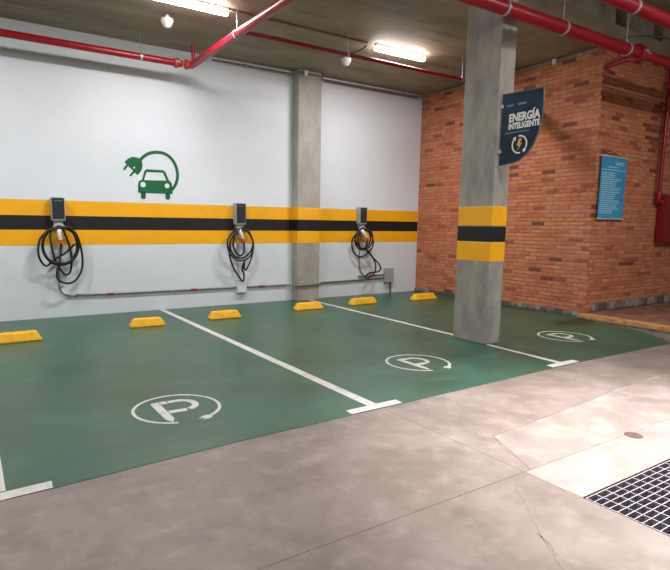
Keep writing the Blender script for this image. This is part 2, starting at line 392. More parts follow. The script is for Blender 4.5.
# ------------------------------------------------------------------ ceiling
ce = empty('ceiling'); tag(ce, kind='structure')
b = MB(); b.box((XL,4.95,ZC),(17,YW+0.25,ZC+0.2)); part(b, 'low_soffit', M['ceiling'], ce)
BX = [(-7,8.65),(8.95,9.80),(10.1,17)]
for x0, x1 in BX:
    b = MB(); b.box((x0,4.95,ZC+0.2),(x1,5.15,ZC+0.65)); part(b, 'beam_face', M['beam'], ce)
b = MB(); b.box((-7,5.6,ZC+0.2),(17,5.8,ZC+0.65)); part(b, 'recess_back', M['beam'], ce)
b = MB(); b.box((XL,YN,ZC+0.6),(17,4.95,ZC+0.8)); b.box((XL,4.95,ZC+0.651),(17,5.8,ZC+0.8)); part(b, 'high_soffit', M['ceiling'], ce)
# ------------------------------------------------------------------ pillars
M['concrete_back'] = mat('bare_concrete_light', (178,174,166), 0.75, c2=(142,138,130), scale=1.8, bump=0.25, bscale=18, stretch=(1.5,1.5,0.6), contrast=(0.3,0.7))
add_layer(M['concrete_back'], (190,182,170), 5, 0.56, 0.75, 0.5)
def pillar(x0, x1, y0, y1, label, z, back=False):
    t = empty('concrete_pillar', ((x0+x1)/2, (y0+y1)/2, 0))
    tag(t, label, 'pillar')
    q = MB(); q.box((x0,y0,0.0031),(x1,y1,ZC-0.0005)); part(q, 'shaft', M['concrete_back' if back else 'concrete_pillar'], t, bevel=0.012)
    e = 0.003
    for (zt, zb, m, nm) in ((z[0],z[1],'yellow_paint','yellow_band'), (z[1],z[2],'black_paint','black_band'), (z[2],z[3],'yellow_paint','yellow_band')):
        q = MB(); q.box((x0-e,y0-e,zb+.0005),(x1+e,(y1-0.001 if back else y1+e),zt-.0005)); part(q, nm, M[m], t, bevel=0.011)
    return t
pillar(5.50, 6.02, 9.13, YW, 'grey concrete pillar built into the white wall between two chargers', (1.85,1.612,1.392,1.15), True)
pillar(5.56, 5.835, 4.54, 5.09, 'free-standing square concrete pillar carrying the dark blue hanging sign', (1.765,1.517,1.317,1.066))

# ------------------------------------------------------------------ brick walls
BH, BL, CO = 0.058, 0.240, 0.0702
Z0 = 0.075
brick_meshes = {}
def brick_mesh(L_, tone, axis, shape):
    key = (round(L_,3), tone, axis, shape)
    if key in brick_meshes: return brick_meshes[key]
    rnd = random.Random(shape*13+5)
    j = lambda: rnd.uniform(-.0025,.0025)
    d = 0.0045 + 0.0012*shape
    h = BH/2; l = L_/2
    # local: u along wall, outward = -n direction
    v = [(-l+j(),0,-h+j()),(l+j(),0,-h+j()),(l+j(),0,h+j()),(-l+j(),0,h+j())]
    pts = [(u,d,z) for u,_,z in v] + [(u,-0.0,z) for u,_,z in v]
    # chamfered front for soft worn arrises
    c = 0.004
    fr = [(-l+c,d,-h+c),(l-c,d,-h+c),(l-c,d,h-c),(-l+c,d,h-c)]
    md = [(u,d-0.003,z) for u,_,z in v]
    bk = [(u,-0.004,z) for u,_,z in v]
    vs = fr+md+bk
    if axis == 'A': vs = [(-q[1], q[0], q[2]) for q in vs]       # outward -x, u = y
    else: vs = [(q[0], -q[1], q[2]) for q in vs]                  # outward -y, u = x
    fs = [(0,1,2,3)]
    for a in (0,4):
        for i in range(4): fs.append((a+i, a+4+i, a+4+(i+1)%4, a+(i+1)%4))
    me = bpy.data.meshes.new('brick'); me.from_pydata(vs, [], fs)
    me.materials.append(M['brick'][tone]); me.update()
    bm = bmesh.new(); bm.from_mesh(me)
    bmesh.ops.recalc_face_normals(bm, faces=bm.faces)
    # open shell: make sure the front faces outward
    bm.faces.ensure_lookup_table()
    out = Vector((-1,0,0)) if axis == 'A' else Vector((0,-1,0))
    if bm.faces[0].normal.dot(out) < 0: bmesh.ops.reverse_faces(bm, faces=bm.faces)
    bm.to_mesh(me); bm.free()
    brick_meshes[key] = me
    return me

def tone_at(u, z, seed):
    n = noise.noise(Vector((u*1.1+seed, z*1.6, seed))) 
    n2 = noise.noise(Vector((u*2.5+seed, z*11, seed+4)))
    r = random.random()
    p_dark = 0.03 + max(0, n)*0.25 + max(0, n2)*0.4 + (0.08 if z > 3.0 else 0)
    if r < p_dark: return random.choice((5, 4, 4, 3))
    return random.choice((0, 0, 1, 1, 2, 3, 6))

def brick_wall(root, axis, fixed, u0, u1, seed, z1=ZC):
    items = []
    n = int((z1-Z0)/CO)+1
    for k in range(n):
        z = Z0+BH/2+k*CO
        if z+BH/2 > z1+0.012: break
        # running bond; courses alternate which wall owns the corner
        own = (k % 2 == 0) if axis == 'A' else (k % 2 == 1)
        start = u0 - (0.012 if own else -0.008)
        off = 0.0 if own else -0.125 + 0.008
        u = start
        first = True
        while u < u1-0.03:
            L_ = BL
            if first and not own: L_ = 0.115
            if u+L_ > u1: L_ = round(u1-u-0.003, 2)
            if L_ < 0.03: break
            items.append((u+L_/2, z, L_, tone_at(u, z, seed), random.randrange(3)))
            u += L_+0.011; first = False
    def quad(it):
        u, z, L_, _, _ = it
        c = [(u-L_/2,z-BH/2),(u+L_/2,z-BH/2),(u+L_/2,z+BH/2),(u-L_/2,z+BH/2)]
        return [(fixed,a,b_) if axis == 'A' else (a,fixed,b_) for a, b_ in c]
    items.sort(key=lambda it: -screen_area(quad(it)))
    for it in items[:300]:
        u, z, L_, tn, sh = it
        o = bpy.data.objects.new('brick', brick_mesh(L_, tn, axis, sh)); col.objects.link(o)
        o.parent = root; o.location = ((fixed,u,z) if axis == 'A' else (u,fixed,z))
    mb = MB()
    for it in items[300:]:
        u, z, L_, tn, sh = it
        me = brick_mesh(L_, tn, axis, sh)
        P = (fixed,u,z) if axis == 'A' else (u,fixed,z)
        mb.add([(v.co.x+P[0], v.co.y+P[1], v.co.z+P[2]) for v in me.vertices], [tuple(p.vertices) for p in me.polygons], tn)
    me = bpy.data.meshes.new('brickwork'); me.from_pydata(mb.v, [], mb.f)
    for m_ in M['brick']: me.materials.append(m_)
    me.polygons.foreach_set('material_index', mb.m); me.update()
    o = bpy.data.objects.new('brickwork', me); col.objects.link(o); o.parent = root; tag(o, kind='stuff')

XB, YB = 8.87, 5.21          # brick faces
random.seed(21)
wr = empty('wall_right'); tag(wr, kind='structure')
b = MB(); b.box((XB+0.008,YB+0.008,-0.1),(9.3,YW+0.2,ZC+0.1)); part(b, 'mortar_bed', M['mortar'], wr)
brick_wall(wr, 'A', XB+0.008, YB, YW, 3)
wf = empty('wall_far_right'); tag(wf, kind='structure')
b = MB(); b.box((9.31,YB+0.008,-0.1),(17.0,YB+0.4,ZC+0.1)); b.box((XB+0.009,YB+0.0078,-0.1),(9.31,YB+0.02,ZC+0.1)); part(b, 'mortar_bed', M['mortar'], wf)
brick_wall(wf, 'B', YB+0.008, XB, 16.9, 11)
# plinth stones along the foot of each wall
random.seed(5)
def stones(root, axis, fixed, u0, u1, za, zb, ln, out, gap=0.012):
    u = u0
    while u < u1:
        L_ = min(ln*random.uniform(.7,1.25), u1-u)
        if L_ < 0.03: break
        zt = zb + random.uniform(-.012,.012); d = out*random.uniform(.5,1.1)
        mb = MB()
        if axis == 'A': mb.box((fixed-d,u+gap/2,za),(fixed+0.01,u+L_-gap/2,zt)); org = (fixed,u+L_/2,za)
        else: mb.box((u+gap/2,fixed-d,za),(u+L_-gap/2,fixed+0.01,zt)); org = (u+L_/2,fixed,za)
        o = mb.build('stone', random.choice(M['stone']), root, bevel=0.006, bseg=1, origin=org)
        u += L_
stones(wr, 'A', XB, YB+0.06, YW-0.01, 0.0031, 0.066, 0.15, 0.035)
stones(wf, 'B', YB, 9.05, 16.7, 0.0711, 0.205, 0.13, 0.02, 0.02)

# ------------------------------------------------------------------ raised walkway at the right
wk = empty('raised_walkway', (8.6,0,0)); tag(wk, 'low brick-paved walkway with an orange painted edge at the foot of the brick corner', 'walkway')
ZK = 0.07
b = MB(); b.prism([(8.40,1.0),(8.59,5.18),(8.84,5.18),(8.84,4.9),(8.70,1.0)], 0.0035, 0.024); part(b, 'curb', M['curb'], wk, bevel=0.008)
b = MB(); b.prism([(8.47,1.0),(8.66,5.18),(8.865,5.18),(8.74,1.0)], 0.0242, ZK+0.002); part(b, 'painted_edge', M['orange_paint'], wk)
b = MB(); b.prism([(8.71,1.0),(8.845,5.185),(16.9,5.185),(16.9,1.0)], 0.0245, ZK-0.006); part(b, 'paver_bed', M['dark_gap'], wk)
b = MB(); b.prism([(7.95,3.0),(7.83,3.375),(8.22,3.85),(8.47,4.36),(8.50,4.6),(8.43,3.0)], 0.0001, 0.012); part(b, 'apron', M['curb'], wk)
random.seed(9)
pav = []
y = 5.08; r_ = 0
while y > 1.1:
    x = 8.885 - (0.1 if r_ % 2 else 0)
    while x < 16.7:
        a = max(x, 8.885 - (5.1-y)*0.032); e_ = x+0.205
        if e_-a > 0.04: pav.append((a, e_, y, y+0.095))
        x += 0.213
    y -= 0.103; r_ += 1
pav.sort(key=lambda p: -screen_area([(p[0],p[2],ZK),(p[1],p[2],ZK),(p[1],p[3],ZK),(p[0],p[3],ZK)]))
pm = {}
rest = MB()
for i, p in enumerate(pav):
    ln = round(p[1]-p[0], 2); tn = random.randrange(4)
    zt = random.uniform(-.0015,.0015)
    if i < 300:
        key = (ln, tn)
        if key not in pm:
            q = MB(); q.box((-ln/2+.004,-0.0475,-0.02),(ln/2-.004,0.0475,0.0)); 
            me = bpy.data.meshes.new('paver'); me.from_pydata(q.v, [], q.f); me.materials.append(M['paver'][tn]); me.update(); pm[key] = me
        o = bpy.data.objects.new('paver', pm[key]); col.objects.link(o); o.parent = wk
        o.location = ((p[0]+p[1])/2-8.6, (p[2]+p[3])/2, ZK+zt)
    else:
        rest.box((p[0]+.004,p[2],ZK-0.02),(p[1]-.004,p[3],ZK+zt), tn)
tag(part(rest, 'far_paving', M['paver'], wk), kind='stuff')

# ------------------------------------------------------------------ floor markings
ZG = 0.0031
def line_mark(pts_line, tee, label):
    mb = MB(); mb.prism(pts_line, ZG, ZG+0.0012)
    if tee: mb.prism(tee, ZG, ZG+0.0012)
    o = mb.build('bay_line', M['white_line'])
    tag(o, label, 'floor marking', 'white parking bay lines')
line_mark([(0.0,3.325),(0.10,3.33),(0.07,9.33),(-0.03,9.33)], [(-0.24,3.20),(0.33,3.232),(0.335,3.325),(-0.24,3.30)], 'white bay line at the left edge of the photo, its crossbar end nearest the viewer')
line_mark([(2.765,3.43),(2.865,3.43),(2.885,9.33),(2.80,9.33)], [(2.53,3.336),(3.075,3.346),(3.08,3.440),(2.54,3.430)], 'long white bay line running from between the first two chargers to a crossbar')
line_mark([(5.51,3.50),(5.59,3.50),(5.633,4.535),(5.57,4.535)], [(5.30,3.405),(5.80,3.412),(5.81,3.505),(5.31,3.498)], 'short white line with crossbar running out from the foot of the free-standing pillar')
line_mark([(5.65,5.10),(5.73,5.10),(5.865,9.33),(5.79,9.33)], None, 'white bay line from the wall pillar to the back of the free-standing pillar')

def arc_pts(cx, cy, r, a0, a1, n=48):
    return [(cx+r*math.cos(math.radians(a0+(a1-a0)*k/n)), cy+r*math.sin(math.radians(a0+(a1-a0)*k/n))) for k in range(n+1)]
def p_mark(cx, cy, label, gx=1.0):
    t = empty('parking_symbol', (cx,cy,ZG)); tag(t, label, 'floor marking', 'white charging bay symbols')
    z0, z1 = ZG, ZG+0.0012
    q = MB(); strip_xy(q, arc_pts(cx,cy,0.345,-107,-395,56)+arc_pts(cx,cy,0.345,-396,-420,6), [0.026]*57+[0.03]*7, z0, z1)
    part(q, 'cable_ring', M['white_line'], t)
    q = MB()                                             # plug head at the ring's end
    a = math.radians(-64); px, py = cx+0.345*math.cos(a), cy+0.345*math.sin(a)
    d = Vector((math.sin(a), -math.cos(a))); nrm = Vector((-d.y, d.x))
    def P(u, v): return (px+d.x*u+nrm.x*v, py+d.y*u+nrm.y*v)
    q.prism([P(-.02,-.02),P(-.02,.02),P(.0,.038),P(.05,.038),P(.05,-.038),P(.0,-.038)], z0, z1)
    q.prism([P(.05,.014),P(.05,.026),P(.085,.026),P(.085,.014)], z0, z1)
    q.prism([P(.05,-.026),P(.05,-.014),P(.085,-.014),P(.085,-.026)], z0, z1)
    part(q, 'plug', M['white_line'], t)
    q = MB()                                             # letter P, stencilled
    X = lambda u, v: (cx-.165+(u+.165)*gx+(0.03 if gx < 1 else 0), cy+v)
    q.prism([X(-.165,.20),X(-.095,.215),X(-.095,-.215),X(-.13,-.30),X(-.165,-.215)], z0, z1)
    q.prism([X(-.086,.215),X(-.03,.215),X(-.03,.145),X(-.086,.145)], z0, z1)
    bowl = [X(-.018,.180)]+[X(p[0], p[1]) for p in arc_pts(.045, .055, .125, 90, -72, 18)]
    strip_xy(q, bowl, 0.056*gx, z0, z1)
    q.prism([X(-.088,-.035),X(.065,-.04),X(.055,-.105),X(-.088,-.10)], z0, z1)
    part(q, 'letter', M['white_line'], t)
p_mark(1.38, 4.19, 'white circled P with plug on the green floor of the nearest left bay')
p_mark(4.17, 4.31, 'white circled P with plug in the middle bay, left of the free-standing pillar', 0.84)
p_mark(7.00, 4.36, 'white circled P with plug in the far bay, right of the free-standing pillar', 0.84)

# ------------------------------------------------------------------ wheel stops
def wheel_stop(x0, x1, y, label, rz=0.0):
    cx = (x0+x1)/2; L_ = x1-x0; h = 0.125; dp = 0.17
    q = MB(); e = 0.055
    bt = [(-L_/2,0),(L_/2,0),(L_/2,dp),(-L_/2,dp)]; tp = [(-L_/2+e,0.035),(L_/2-e,0.035),(L_/2-e,dp-0.035),(-L_/2+e,dp-0.035)]
    vs = [(a,b_,0.0) for a,b_ in bt]+[(a,b_,0.025) for a,b_ in bt]+[(a,b_,h) for a,b_ in tp]
    q.add(vs, [(3,2,1,0),(8,9,10,11)]+[(i,(i+1)%4,4+(i+1)%4,4+i) for i in range(4)]+[(4+i,4+(i+1)%4,8+(i+1)%4,8+i) for i in range(4)])
    t = empty('wheel_stop', (cx,y,ZG)); t.rotation_euler.z = rz
    tag(t, label, 'wheel stop', 'yellow wheel stops along the bays')
    q.build('block', M['wheel_yellow'], t, bevel=0.016, bseg=2)
    q = MB(); q.box((-L_/2+e+0.05,dp/2-0.02,h-0.001),(L_/2-e-0.05,dp/2+0.02,h+0.004)); q.build('top_rib', M['wheel_yellow'], t, bevel=0.003, bseg=1)
stops = [(0.22,0.75,7.55,'yellow wheel stop cut by the left photo edge, nearest the viewer',0.03),
 (1.93,2.43,7.82,'yellow wheel stop just left of the long bay line',-0.05),
 (3.19,3.71,7.90,'yellow wheel stop right of the long bay line, in front of the middle charger',-0.02),
 (4.87,5.42,8.06,'yellow wheel stop standing in front of the wall pillar',-0.03),
 (6.12,6.72,8.11,'yellow wheel stop in front of the charger right of the wall pillar',0.03),
 (7.66,8.27,8.05,'yellow wheel stop furthest right, beside the brick wall',0.0)]
for s_ in stops: wheel_stop(s_[0], s_[1], s_[2], s_[3], s_[4])

# ------------------------------------------------------------------ wall chargers
def charger(x0, x1, zt, zb, cable, con, label, extra=None):
    cx = (x0+x1)/2; yf = 9.21
    t = empty('wall_charger', (cx, YW-0.002, zb)); tag(t, label, 'charger', 'electric car chargers on the striped wall')
    q = MB(); q.box((x0,yf,zb),(x1,YW-0.002,zt)); part(q, 'housing', M['grey_plastic'], t, bevel=0.022, bseg=3)
    q = MB(); q.box((x0+0.014,yf-0.008,zb+0.03),(x1-0.014,yf+0.004,zt-0.014)); fp = part(q, 'front_panel', M['dark_panel'], t, bevel=0.006)
    q = MB(); u = x0+0.045
    for k in range(9):
        wd = 0.009 if k != 4 else 0.004
        if k != 4: q.box((u,yf-0.0095,zt-0.062),(u+wd,yf-0.0079,zt-0.052))
        u += wd+0.004
    part(q, 'lettering', M['sign_grey'], fp)
    # neck and ring-shaped holster under the box
    q = MB(); q.prism_xz([(x0+0.03,zb+0.006),(x1-0.03,zb+0.006),(x1-0.04,zb-0.07),(x0+0.04,zb-0.07)], 9.25, YW-0.002); part(q, 'neck', M['grey_plastic'], t, bevel=0.006)
    hz = zb-0.125
    q = MB(); rp = [(cx+0.075*math.cos(math.radians(a)), 9.24, hz+0.07*math.sin(math.radians(a))) for a in range(-20, 205, 12)]
    q.tube(rp, 0.024, 10); part(q, 'holster', M['grey_plastic'], t)
    q = MB(); q.lathe((cx,YW-0.002,hz), (0,-1,0), [(0,0.06),(0.09,0.055),(0.095,0.03)], 18); part(q, 'socket', M['cable'], t)
    # connector
    a = Vector((con[0][0],9.19,con[0][1])); c = Vector((con[1][0],9.20,con[1][1])); d = (c-a)
    q = MB(); q.tube([a-Vector((0,-0.04,0)), a, a+d*0.5, a+d*0.85], [0.03,0.042,0.038,0.030], 12); cn = part(q, 'connector', M['con_white'], t)
    q = MB(); q.tube([a+d*0.80, a+d*1.12], [0.032,0.026], 12); part(q, 'salmon_band', M['con_orange'], cn)
    q = MB(); q.tube([a+d*0.2+Vector((0.03,-0.01,0)), a+d*0.55+Vector((0.034,-0.015,0))], 0.008, 8); part(q, 'trigger', M['cable'], cn)
    # cable coiled over the holster
    rnd = random.Random(int(cx*100)); pts = []
    n = len(cable)
    for i, (x, z) in enumerate(cable):
        yy = 9.25 - 0.10*(0.5+0.5*math.sin(i*0.9+cx)) - 0.02*(i/n)
        if z > hz+0.02: yy = 9.225 - 0.03*rnd.random()
        pts.append((x, yy, z))
    pts[-1] = (c.x+d.x*0.05, 9.20, c.z+d.z*0.05)
    q = MB(); q.tube(spline(pts, 5), 0.0165, 8); cb = part(q, 'cable', M['cable'], t)
    return t
c1 = charger(1.135,1.335,1.895,1.53, D['c1'], D['c1con'], 'car charger nearest the left photo edge with a wide tangled black cable')
q = MB(); q.tube(spline([(x, 9.20+0.04*math.sin(i), z) for i, (x, z) in enumerate(D['c1tail'])], 5), 0.0165, 8); part(q, 'cable', M['cable'], c1)
charger(4.225,4.432,1.90,1.50, D['c2'], D['c2con'], 'middle car charger above a white socket box, left of the wall pillar')
charger(7.085,7.282,1.90,1.535, D['c3'], D['c3con'], 'car charger furthest right, between the wall pillar and the brick wall')

# ------------------------------------------------------------------ conduits, boxes
def conduit(name, path, r, label, clamps=(), couplings=(), m='conduit', sub=0, cat='conduit'):
    t = empty(name, path[0]); tag(t, label, cat)
    P = spline(path, sub) if sub else path
    q = MB(); q.tube(P, r, 10); part(q, 'tube', M[m], t)
    for c, ax in clamps:
        q = MB()
        q.lathe((c[0]-ax[0]*.012, c[1]-ax[1]*.012, c[2]-ax[2]*.012), ax, [(0,r*1.5),(0.024,r*1.5)], 12); part(q, 'clamp', M['galv'], t)
    for c, ax, L_ in couplings:
        q = MB(); q.lathe((c[0]-ax[0]*L_/2, c[1], c[2]-ax[2]*L_/2), ax, [(0,r*1.15),(L_,r*1.15)], 12)
        o = part(q, 'red_band', M['red_pipe'], t)
    return t
yc = 9.325
x1 = (1,0,0)
p1 = [(1.44,yc,0.36),(1.6,yc,0.345),(2.0,yc,0.338),(5.36,yc,0.318),(5.43,9.25,0.318),(5.47,9.115,0.318),(5.52,9.105,0.318),(6.00,9.105,0.322),(6.05,9.115,0.322),(6.10,9.25,0.322),(6.17,yc,0.322),(7.88,yc,0.345)]
conduit('wall_conduit', p1, 0.017, 'long thin grey conduit low on the white wall, crossing the wall pillar', 
        clamps=[((3.0,yc,0.332),x1),((6.55,yc,0.327),x1),((4.9,yc,0.321),x1)],
        couplings=[((1.98,yc,0.338),x1,0.11),((3.43,yc,0.330),x1,0.12),((4.80,yc,0.321),x1,0.12)])
conduit('wall_conduit', [(7.16,yc,0.42),(7.25,yc,0.415),(7.88,yc,0.425)], 0.014, 'short upper conduit entering the grey junction box below the furthest right charger', couplings=[((7.55,yc,0.42),x1,0.22)])
conduit('riser_conduit', [(p[0],yc,p[1]) for p in D['c1cd']]+[(1.46,yc,0.36)], 0.013, 'thin conduit curving down the wall from the leftmost charger', sub=5, m='conduit')
conduit('riser_conduit', [(4.315,yc,1.40),(4.325,yc,0.47)], 0.014, 'straight thin conduit under the middle charger down to the white box', m='lamp_body')
conduit('riser_conduit', [(p[0],yc,p[1]) for p in D['c3cd']], 0.011, 'thin bent conduit hanging down from the furthest right charger', sub=5, m='conduit')
t = empty('socket_box', (4.38,9.345,0.2)); tag(t, 'small white electrical box low on the wall under the middle charger', 'electrical box')
q = MB(); q.box((4.275,9.27,0.215),(4.465,9.348,0.475)); part(q, 'box_body', M['white_plastic'], t, bevel=0.012)
q = MB(); q.box((4.292,9.262,0.235),(4.448,9.2695,0.455)); part(q, 'lid', M['white_plastic'], t, bevel=0.004)
t = empty('junction_box', (8.0,9.345,0.2)); tag(t, 'grey metal junction box low on the wall beside the brick corner', 'electrical box')
q = MB(); q.box((7.885,9.27,0.25),(8.13,9.348,0.575)); part(q, 'box_body', M['grey_plastic'], t, bevel=0.008)
q = MB(); q.box((7.897,9.262,0.262),(8.118,9.2695,0.563)); part(q, 'lid', M['grey_plastic'], t, bevel=0.004)
conduit('floor_conduit', [(8.07,9.31,0.249),(8.07,9.31,0.0035)], 0.014, 'short dark conduit from the grey junction box down to the green floor', m='cable')

yt = 9.30
top = [(3.83,yt,4.355),(5.38,yt,4.355),(5.44,9.22,4.355),(5.48,9.10,4.355),(6.04,9.10,4.355),(6.08,9.22,4.355),(6.14,yt,4.355),(8.55,yt,4.355),(8.76,9.22,4.355),(8.82,9.05,4.355)]
conduit('ceiling_conduit', top, 0.018, 'grey conduit along the top of the white wall under the ceiling', clamps=[((4.5,yt,4.355),x1),((7.2,yt,4.355),x1),((8.0,yt,4.355),x1)])
conduit('ceiling_conduit', [(5.95,9.075,4.33),(6.12,9.23,4.33),(6.2,9.31,4.33),(8.7,9.31,4.33)], 0.012, 'second thinner conduit under the first, right of the wall pillar top')
t = empty('conduit_box', (5.62,9.09,4.34)); tag(t, 'small pale box on the conduit at the top of the wall pillar', 'electrical box')
q = MB(); q.box((5.585,9.05,4.30),(5.655,9.128,4.40)); part(q, 'box_body', M['rod'], t, bevel=0.006)
q = MB(); q.box((5.592,9.046,4.31),(5.648,9.0495,4.39)); part(q, 'lid', M['rod'], t)
ay = (0,1,0)
conduit('ceiling_conduit', [(8.84,5.25,4.375),(8.84,8.95,4.375)], 0.016, 'grey conduit along the top of the brick wall behind the sign', clamps=[((8.84,6.9,4.375),ay),((8.84,5.6,4.375),ay)])
t = empty('conduit_box', (8.83,6.06,4.33)); tag(t, 'small pale box on the conduit at the top of the brick wall', 'electrical box')
q = MB(); q.box((8.80,6.02,4.32),(8.856,6.10,4.405)); part(q, 'box_body', M['rod'], t, bevel=0.006)
q = MB(); q.box((8.795,6.03,4.33),(8.7995,6.09,4.395)); part(q, 'lid', M['rod'], t)
conduit('ceiling_conduit', [(3.18,7.22,4.40),(5.62,7.22,4.40)], 0.014, 'thin conduit on the ceiling linking the two bright lamps', m='ceiling', clamps=[((4.1,7.22,4.40),x1)])
conduit('loose_wire', [(8.70,4.93,4.38),(8.95,4.92,4.46),(9.3,4.91,4.56),(9.8,4.91,4.64),(10.4,4.91,4.70),(11.2,4.91,4.68)], 0.009, 'thin grey wire drooping across the dark beam at upper right', sub=5, cat='wire')
conduit('lamp_cable', [(5.64,7.26,4.37),(5.66,7.45,4.355),(5.72,7.80,4.40)], 0.012, 'dark cable from the middle lamp to the ceiling detector', sub=4, m='cable', cat='wire')

# ------------------------------------------------------------------ lamps
for i, (x, y, z, W_) in enumerate(LAMPS):
    zc = ZC if y > 4.95 else ZC+0.6
    lab = ['bright batten lamp cut by the top photo edge, above the first bay', 'bright batten lamp on the ceiling left of the free-standing pillar'][i] if i < 2 else ['white batten lamp over the bays left of the photo','white batten lamp at far left over the green coating edge','white batten lamp over the driveway behind the viewer’s right shoulder','white batten lamp over the drain grate','white batten lamp over the raised brick walkway','white batten lamp behind the viewer'][i-2]
    t = empty('ceiling_lamp', (x,y,zc)); tag(t, lab, 'lamp', 'white batten lamps of the garage')
    h = 0.52
    q = MB(); q.box((x-h-.02,y-0.035,z+0.037),(x+h+.02,y+0.035,z+0.069)); part(q, 'housing', M['lamp_body'], t, bevel=0.01)
    q = MB()
    prof = [(0.05*math.cos(math.radians(a)), 0.036*math.sin(math.radians(a))) for a in range(0,360,30)]
    n_ = len(prof)
    q.add([(x-h,y+p,z+c) for p,c in prof]+[(x+h,y+p,z+c) for p,c in prof],
          [(k,(k+1)%n_,n_+(k+1)%n_,n_+k) for k in range(n_)]+[tuple(range(n_)),tuple(range(n_,2*n_))], smooth=False)
    part(q, 'diffuser', mat('lamp_diffuser', (255,255,255), 0.4, emit=(255,251,246), estr=W_*0.45), t)
    ld = bpy.data.lights.new('lamp_light', 'AREA'); ld.shape = 'RECTANGLE'; ld.size = 1.0; ld.size_y = 0.08; ld.energy = W_
    ld.color = (1.0, 0.985, 0.965)
    lo = bpy.data.objects.new('lamp_light', ld); col.objects.link(lo); lo.parent = t; lo.location = (0, 0, z-0.045-zc)
    if zc > z+0.08:
        for s in (-1,1):
            q = MB(); q.tube([(x+s*0.4,y,z+0.07),(x+s*0.4,y,zc)], 0.006, 6); part(q, 'hanger', M['galv'], t)

# added bell lamp out of view to make the light pool by the grate
bx_, by_, bz_ = 4.1, 1.5, 4.35
t = empty('added_pendant_lamp', (bx_,by_,ZC+0.6)); tag(t, 'added bell-shaped pendant lamp above the drain grate, out of view', 'lamp')
q = MB(); q.lathe((bx_,by_,bz_+0.25),(0,0,-1),[(0,0.03),(0.03,0.07),(0.12,0.12),(0.25,0.20)],24); part(q, 'bell', M['galv'], t)
q = MB(); q.lathe((bx_,by_,bz_-0.001),(0,0,-1),[(0,0.18),(0.012,0.17)],24); part(q, 'glass', mat('added_pendant_glass', (255,255,255), 0.4, emit=(255,248,244), estr=6), t)
q = MB(); q.tube([(bx_,by_,bz_+0.24),(bx_,by_,ZC+0.6)], 0.01, 8); part(q, 'rod', M['galv'], t)
ld = bpy.data.lights.new('added_pendant_light', 'SPOT'); ld.energy = 3000; ld.spot_size = math.radians(74); ld.spot_blend = 1.0; ld.shadow_soft_size = 0.12
ld.color = (1.0, 0.95, 0.95)
lo = bpy.data.objects.new('added_pendant_light', ld); col.objects.link(lo); lo.parent = t; lo.location = (0, 0, bz_-0.16-ZC-0.6)

# ------------------------------------------------------------------ sprinkler pipes
def pipe(path, r, label, m='red_pipe', hangers=(), flanges=(), zc=ZC, extra=None):
    t = empty('sprinkler_pipe', path[0]); tag(t, label, 'pipe', 'red sprinkler pipes')
    q = MB(); q.tube(path, r, 20); part(q, 'tube', M[m], t)
    for (c, ax) in hangers:
        top_z = zc if c[1] < 4.95 and zc > ZC else ZC
        if c[1] < 4.95: top_z = ZC+0.6
        q = MB(); q.lathe((c[0]-ax[0]*.018,c[1]-ax[1]*.018,c[2]), ax, [(0,r*1.12),(0.036,r*1.12)], 18); h = part(q, 'clamp', M['galv'], t)
        q = MB(); q.tube([(c[0],c[1],c[2]+r),(c[0],c[1],top_z)], 0.007, 6); part(q, 'hanger_rod', M['galv'], t)
    for (c, ax) in flanges:
        q = MB(); q.lathe((c[0]-ax[0]*.035,c[1]-ax[1]*.035,c[2]), ax, [(0,r*1.25),(0.01,r*1.5),(0.06,r*1.5),(0.07,r*1.25)], 16); f_ = part(q, 'flange', M['red_orange'] if c[1] > 8 else M['red_pipe'], t)
        side = Vector((0,1,0)) if ax[0] else Vector((1,0,0))
        for s in (-1,1):
            b0 = Vector(c)+side*s*r*1.6-Vector(ax)*0.04
            q = MB(); q.lathe(b0, ax, [(0,0.014),(0.08,0.014)], 6); part(q, 'bolt', M['galv'], f_)
    return t
ZP = 4.05
pipe([(XL,8.80,ZP),(3.115,8.80,ZP)], 0.052, 'red pipe running along the top of the white wall at upper left', hangers=[((2.46,8.80,ZP),x1),((-1.0,8.80,ZP),x1)], flanges=[((3.02,8.80,ZP),x1)])
t = pipe([(3.27,8.80,ZP),(3.27,4.506,ZP)], 0.055, 'red pipe coming overhead from the white wall toward the viewer', hangers=[((3.27,7.05,ZP),ay)])
q = MB(); q.tube([(3.162,8.80,ZP),(3.215,8.795,ZP),(3.27,8.75,ZP),(3.27,8.68,ZP)], 0.058, 18); q.lathe((3.165,8.80,ZP),(1,0,0),[(0,0.075),(0.035,0.075)],16); part(q, 'elbow', M['red_orange'], t)
q = MB(); q.tube([(3.27,8.72,ZP+0.04),(3.27,8.72,ZP+0.30)], 0.03, 12); part(q, 'vent_stub', M['red_pipe'], t)
pipe([(3.335,6.93,ZP),(7.62,6.93,ZP)], 0.029, 'thin red branch pipe crossing the ceiling to behind the free-standing pillar', hangers=[((5.03,6.93,ZP),x1),((7.50,6.93,ZP),x1)])
t = pipe([(2.0,4.42,4.012),(8.40,4.42,4.012)], 0.083, 'thick red main pipe passing in front of the pillar top', hangers=[((5.42,4.42,4.012),x1),((6.56,4.42,4.012),x1),((8.05,4.42,4.012),x1)], flanges=[((8.36,4.42,4.012),x1)])
pipe([(8.405,4.42,4.012),(16.8,4.42,4.012)], 0.060, 'narrower red pipe continuing from the main pipe coupling to the right photo edge', flanges=[((8.50,4.42,4.012),x1)], hangers=[((10.8,4.42,4.012),x1)])
pipe([(8.60,4.505,4.02),(8.66,4.75,4.05),(8.90,5.15,4.09),(8.92,5.195,4.09)], 0.04, 'short dark red pipe from the coupling to the brick wall corner')
